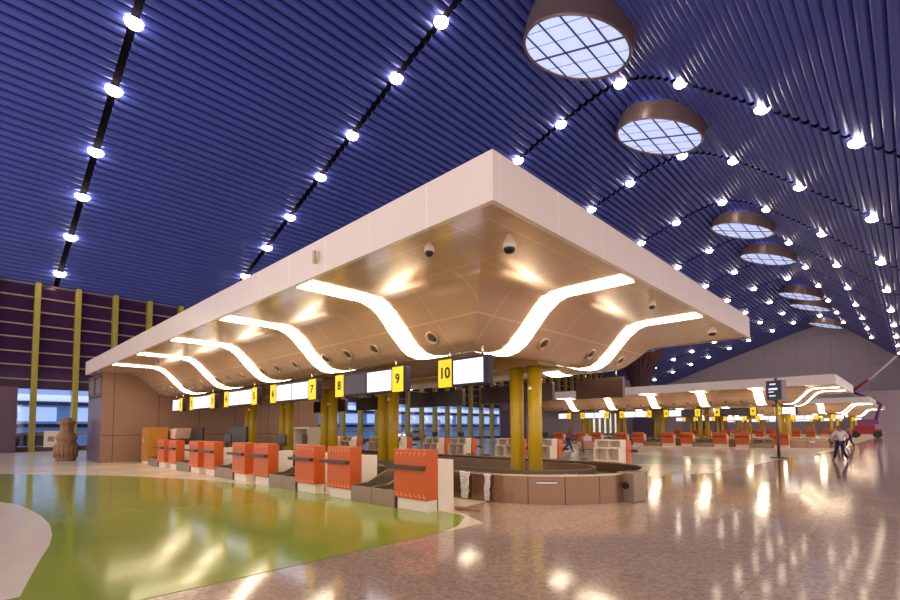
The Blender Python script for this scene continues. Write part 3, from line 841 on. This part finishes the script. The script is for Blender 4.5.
mb.build('basket', red, bm_l)

# ---------------------------------------------------------------- people
def skin_obj(name, verts, edges, rad, m, parent, root=0, sub=1):
    me = bpy.data.meshes.new(name); me.from_pydata([Vector(v) for v in verts], edges, []); me.update()
    o = bpy.data.objects.new(name, me); COL.objects.link(o)
    sk = o.modifiers.new('Skin', 'SKIN'); sk.use_smooth_shade = True
    for i, r in enumerate(rad):
        d = me.skin_vertices[0].data[i]; d.radius = (r, r) if not isinstance(r, tuple) else r; d.use_root = (i == root)
    ss = o.modifiers.new('Sub', 'SUBSURF'); ss.levels = sub; ss.render_levels = sub
    dg = bpy.context.evaluated_depsgraph_get(); dg.update()
    nm = bpy.data.meshes.new_from_object(o.evaluated_get(dg)); nm.name = name
    o.modifiers.clear(); o.data = nm; nm.materials.clear(); nm.materials.append(m)
    for p in nm.polygons: p.use_smooth = True
    o.parent = parent
    return o
skin_m = mat('skin', (150,100,76), .5); hair_m = mat('black_hair', (18,14,14), .6)
def person(label, loc, rz, J, shirt, trousers, group=None):
    r = thing('person', label, 'person', loc, rz); r.scale = (.9,.9,.9)
    V = []; E = []; R = []
    idx = {}
    def add(k, p, rad, par=None):
        idx[k] = len(V); V.append(p); R.append(rad)
        if par: E.append((idx[par], idx[k]))
    add('pelvis', J['pelvis'], .12)
    add('waist', J['waist'], .11, 'pelvis'); add('chest', J['chest'], .14, 'waist'); add('neck', J['neck'], .055, 'chest')
    add('chin', J['chin'], .07, 'neck'); add('head', J['head'], .095, 'chin'); add('crown', J['crown'], .075, 'head')
    for s in 'LR':
        add('sh'+s, J['sh'+s], .065, 'chest'); add('el'+s, J['el'+s], .045, 'sh'+s); add('wr'+s, J['wr'+s], .03, 'el'+s)
        add('palm'+s, J['hd'+s], .035, 'wr'+s)
        w_ = Vector(J['wr'+s]); h = Vector(J['hd'+s]); d = (h-w_).normalized(); sd = d.orthogonal().normalized(); up = d.cross(sd)
        for q, (o_, l_) in enumerate(((-.03,.07),(-.01,.085),(.01,.08),(.03,.06))):
            add(f'f{s}{q}', h+sd*o_*1.0+d*l_*.5, .009, 'palm'+s); add(f'g{s}{q}', h+sd*o_*1.15+d*l_+up*.02, .008, f'f{s}{q}')
        add('t'+s, h-d*.01-sd*.05, .011, 'palm'+s); add('u'+s, h+d*.03-sd*.065, .009, 't'+s)
        add('hip'+s, J['hip'+s], .095, 'pelvis'); add('kn'+s, J['kn'+s], .06, 'hip'+s); add('an'+s, J['an'+s], .04, 'kn'+s)
        add('toe'+s, J['toe'+s], .035, 'an'+s)
    skin_obj('body', V, E, R, skin_m, r)
    # shirt
    K = ['waist','chest','shL','elL','shR','elR']; P = [J[k] for k in K]; lo = Vector(J['pelvis'])+Vector((0,0,.0))
    V2 = [tuple(lo)]+[J['waist'], J['chest'], tuple((Vector(J['chest'])*.55+Vector(J['neck'])*.45)), J['shL'], J['shR']]
    E2 = [(0,1),(1,2),(2,3),(2,4),(2,5)]; R2 = [.15,.14,.165,.1,.085,.085]
    for s, b in (('L',4),('R',5)):
        V2.append(J['el'+s]); E2.append((b, len(V2)-1)); R2.append(.065)
        V2.append(tuple(Vector(J['el'+s])*.35+Vector(J['wr'+s])*.65)); E2.append((len(V2)-2, len(V2)-1)); R2.append(.055)
    skin_obj('shirt', V2, E2, R2, shirt, r)
    V3 = [J['pelvis']]; E3 = []; R3 = [.135]
    for s in 'LR':
        b = len(V3); V3 += [J['hip'+s], J['kn'+s], tuple(Vector(J['an'+s])+Vector((0,0,.03)))]; E3 += [(0,b),(b,b+1),(b+1,b+2)]; R3 += [.11,.085,.07]
    skin_obj('trousers', V3, E3, R3, trousers, r)
    for s in 'LR':
        a = Vector(J['an'+s]); t = Vector(J['toe'+s])
        skin_obj('shoe', [tuple(a+Vector((0,0,-.02))), tuple((a+t)/2+Vector((0,0,-.01))), tuple(t)], [(0,1),(1,2)], [.055,.05,.042], black, r)
    h = Vector(J['head']); fd = Vector(J['face']).normalized()
    skin_obj('hair', [tuple(h-fd*.025+Vector((0,0,.0))), tuple(Vector(J['crown'])-fd*.02+Vector((0,0,.01)))], [(0,1)], [.105,.095], hair_m, r)
    side = fd.cross(Vector((0,0,1))).normalized()
    mb = MB()
    for s in (-1, 1):
        c = h+fd*.088+side*.033*s; mb.lathe([(.001,.012),(.012,0),(.001,-.012)], 8, c=tuple(c))
    mb.build('eyes', black, r)
    mb = MB(); c = h+fd*.1+Vector((0,0,-.03)); mb.lathe([(.001,.03),(.012,0),(.016,-.015),(.001,-.02)], 8, c=tuple(c))
    for s in (-1, 1): mb.lathe([(.001,.03),(.02,.01),(.015,-.03),(.001,-.035)], 8, c=tuple(h+side*.1*s+Vector((0,0,-.01))))
    mb.build('nose_and_ears', skin_m, r)
    mb = MB(); mb.box(-.025,.025,-.006,.006,-.005,.005, Matrix.Translation(h+fd*.085+Vector((0,0,-.075))) @ Matrix.Rotation(math.atan2(side.y, side.x),4,'Z')); mb.build('mouth', mat('lips', (120,60,56), .5), r)
    return r
walk = dict(pelvis=(0,0,.92), waist=(0,.0,1.08), chest=(0,.02,1.32), neck=(0,.02,1.48), chin=(0,.04,1.56), head=(0,.05,1.63), crown=(0,.04,1.69), face=(0,1,0),
    shL=(-.19,.02,1.4), elL=(-.36,-.02,1.2), wrL=(-.42,.12,1.02), hdL=(-.43,.17,.95), shR=(.19,.02,1.4), elR=(.33,.0,1.18), wrR=(.36,.16,1.02), hdR=(.36,.21,.96),
    hipL=(-.09,0,.88), knL=(-.1,.14,.5), anL=(-.16,.22,.08), toeL=(-.18,.38,.05), hipR=(.09,0,.88), knR=(.12,.0,.48), anR=(.18,-.22,.1), toeR=(.2,-.08,.045))
shirt_w = mat('pale_shirt', (214,198,200), .8, var=.1); denim = mat('navy_trousers', (44,38,86), .8); redsh = mat('red_shirt', (170,80,84), .8); trb = mat('blue_trousers', (70,60,120), .8)
person('person in a pale shirt and dark blue trousers walking away on the open floor', (-2.37, 26.89, 0), .6, walk, shirt_w, denim)
lean = dict(walk); lean.update(chest=(0,.14,1.3), neck=(0,.2,1.45), chin=(0,.26,1.5), head=(0,.29,1.58), crown=(0,.29,1.64), waist=(0,.05,1.08),
    shL=(-.19,.16,1.38), elL=(-.22,.3,1.15), wrL=(-.2,.52,1.05), hdL=(-.19,.6,1.04), shR=(.19,.16,1.38), elR=(.22,.3,1.15), wrR=(.2,.52,1.05), hdR=(.19,.6,1.04),
    knL=(-.1,.22,.52), anL=(-.1,.34,.08), toeL=(-.1,.5,.05), knR=(.1,-.04,.48), anR=(.1,-.42,.16), toeR=(.1,-.3,.06))
person('person in a reddish shirt and blue trousers pushing a loaded trolley beyond the near island', (-15.66, 26.77, 0), -.72, lean, redsh, trb)
tr = thing('luggage_trolley', 'luggage trolley with pale boxes pushed by the person in the reddish shirt', 'trolley', (-15.02, 27.47, 0), -.72)
mb = MB(); mb.box(-.3,.3,-.1,.8,.14,.19); mb.build('platform', steel_d, tr)
mb = MB(); mb.tube((-.28,-.1,.16),(-.28,-.3,1.04),.02); mb.tube((.28,-.1,.16),(.28,-.3,1.04),.02); mb.tube((-.28,-.3,1.04),(.28,-.3,1.04),.022); mb.build('handle', steel, tr)
for x, y in ((-.26,-.05),(.26,-.05),(0,.72)):
    mb = MB(); mb.tube((x-.03,y,.07),(x+.03,y,.07),.07,n=16); mb.build('wheel', black, tr)
o = MB(); o.box(-.26,.26,-.02,.6,.0,.5); o = o.build('cardboard_box', mat('pale_box', (206,150,130), .7), loc=(-15.02,27.47,.192), bevel=.01); o.rotation_euler = (0,0,-.72); tag(o, 'pale pink box lying on the luggage trolley', 'box')
o = MB(); o.box(-.2,.24,.0,.5,.0,.3); o = o.build('white_package', white, loc=(-15.02,27.47,.694), bevel=.01); o.rotation_euler = (0,0,-.72); tag(o, 'white package on top of the pink box on the trolley', 'package')
sit = dict(pelvis=(0,0,.82), waist=(0,.1,.95), chest=(0,.28,1.1), neck=(0,.4,1.2), chin=(0,.46,1.24), head=(0,.5,1.31), crown=(0,.5,1.37), face=(0,1,-.2),
    shL=(-.19,.3,1.18), elL=(-.24,.42,.95), wrL=(-.15,.6,.8), hdL=(-.13,.66,.77), shR=(.19,.3,1.18), elR=(.24,.42,.95), wrR=(.15,.6,.8), hdR=(.13,.66,.77),
    hipL=(-.09,0,.8), knL=(-.11,.1,.45), anL=(-.11,.02,.08), toeL=(-.11,.18,.05), hipR=(.09,0,.8), knR=(.11,.1,.45), anR=(.11,.02,.08), toeR=(.11,.18,.05))
person('person in a white shirt bending over the second carousel at the right', (-3.55, 40.5, 0), .55, sit, shirt_w, black)
person('person in a reddish shirt standing farther back, beyond the walking person', (-3.4, 45., 0), 1.2, walk, redsh, denim)
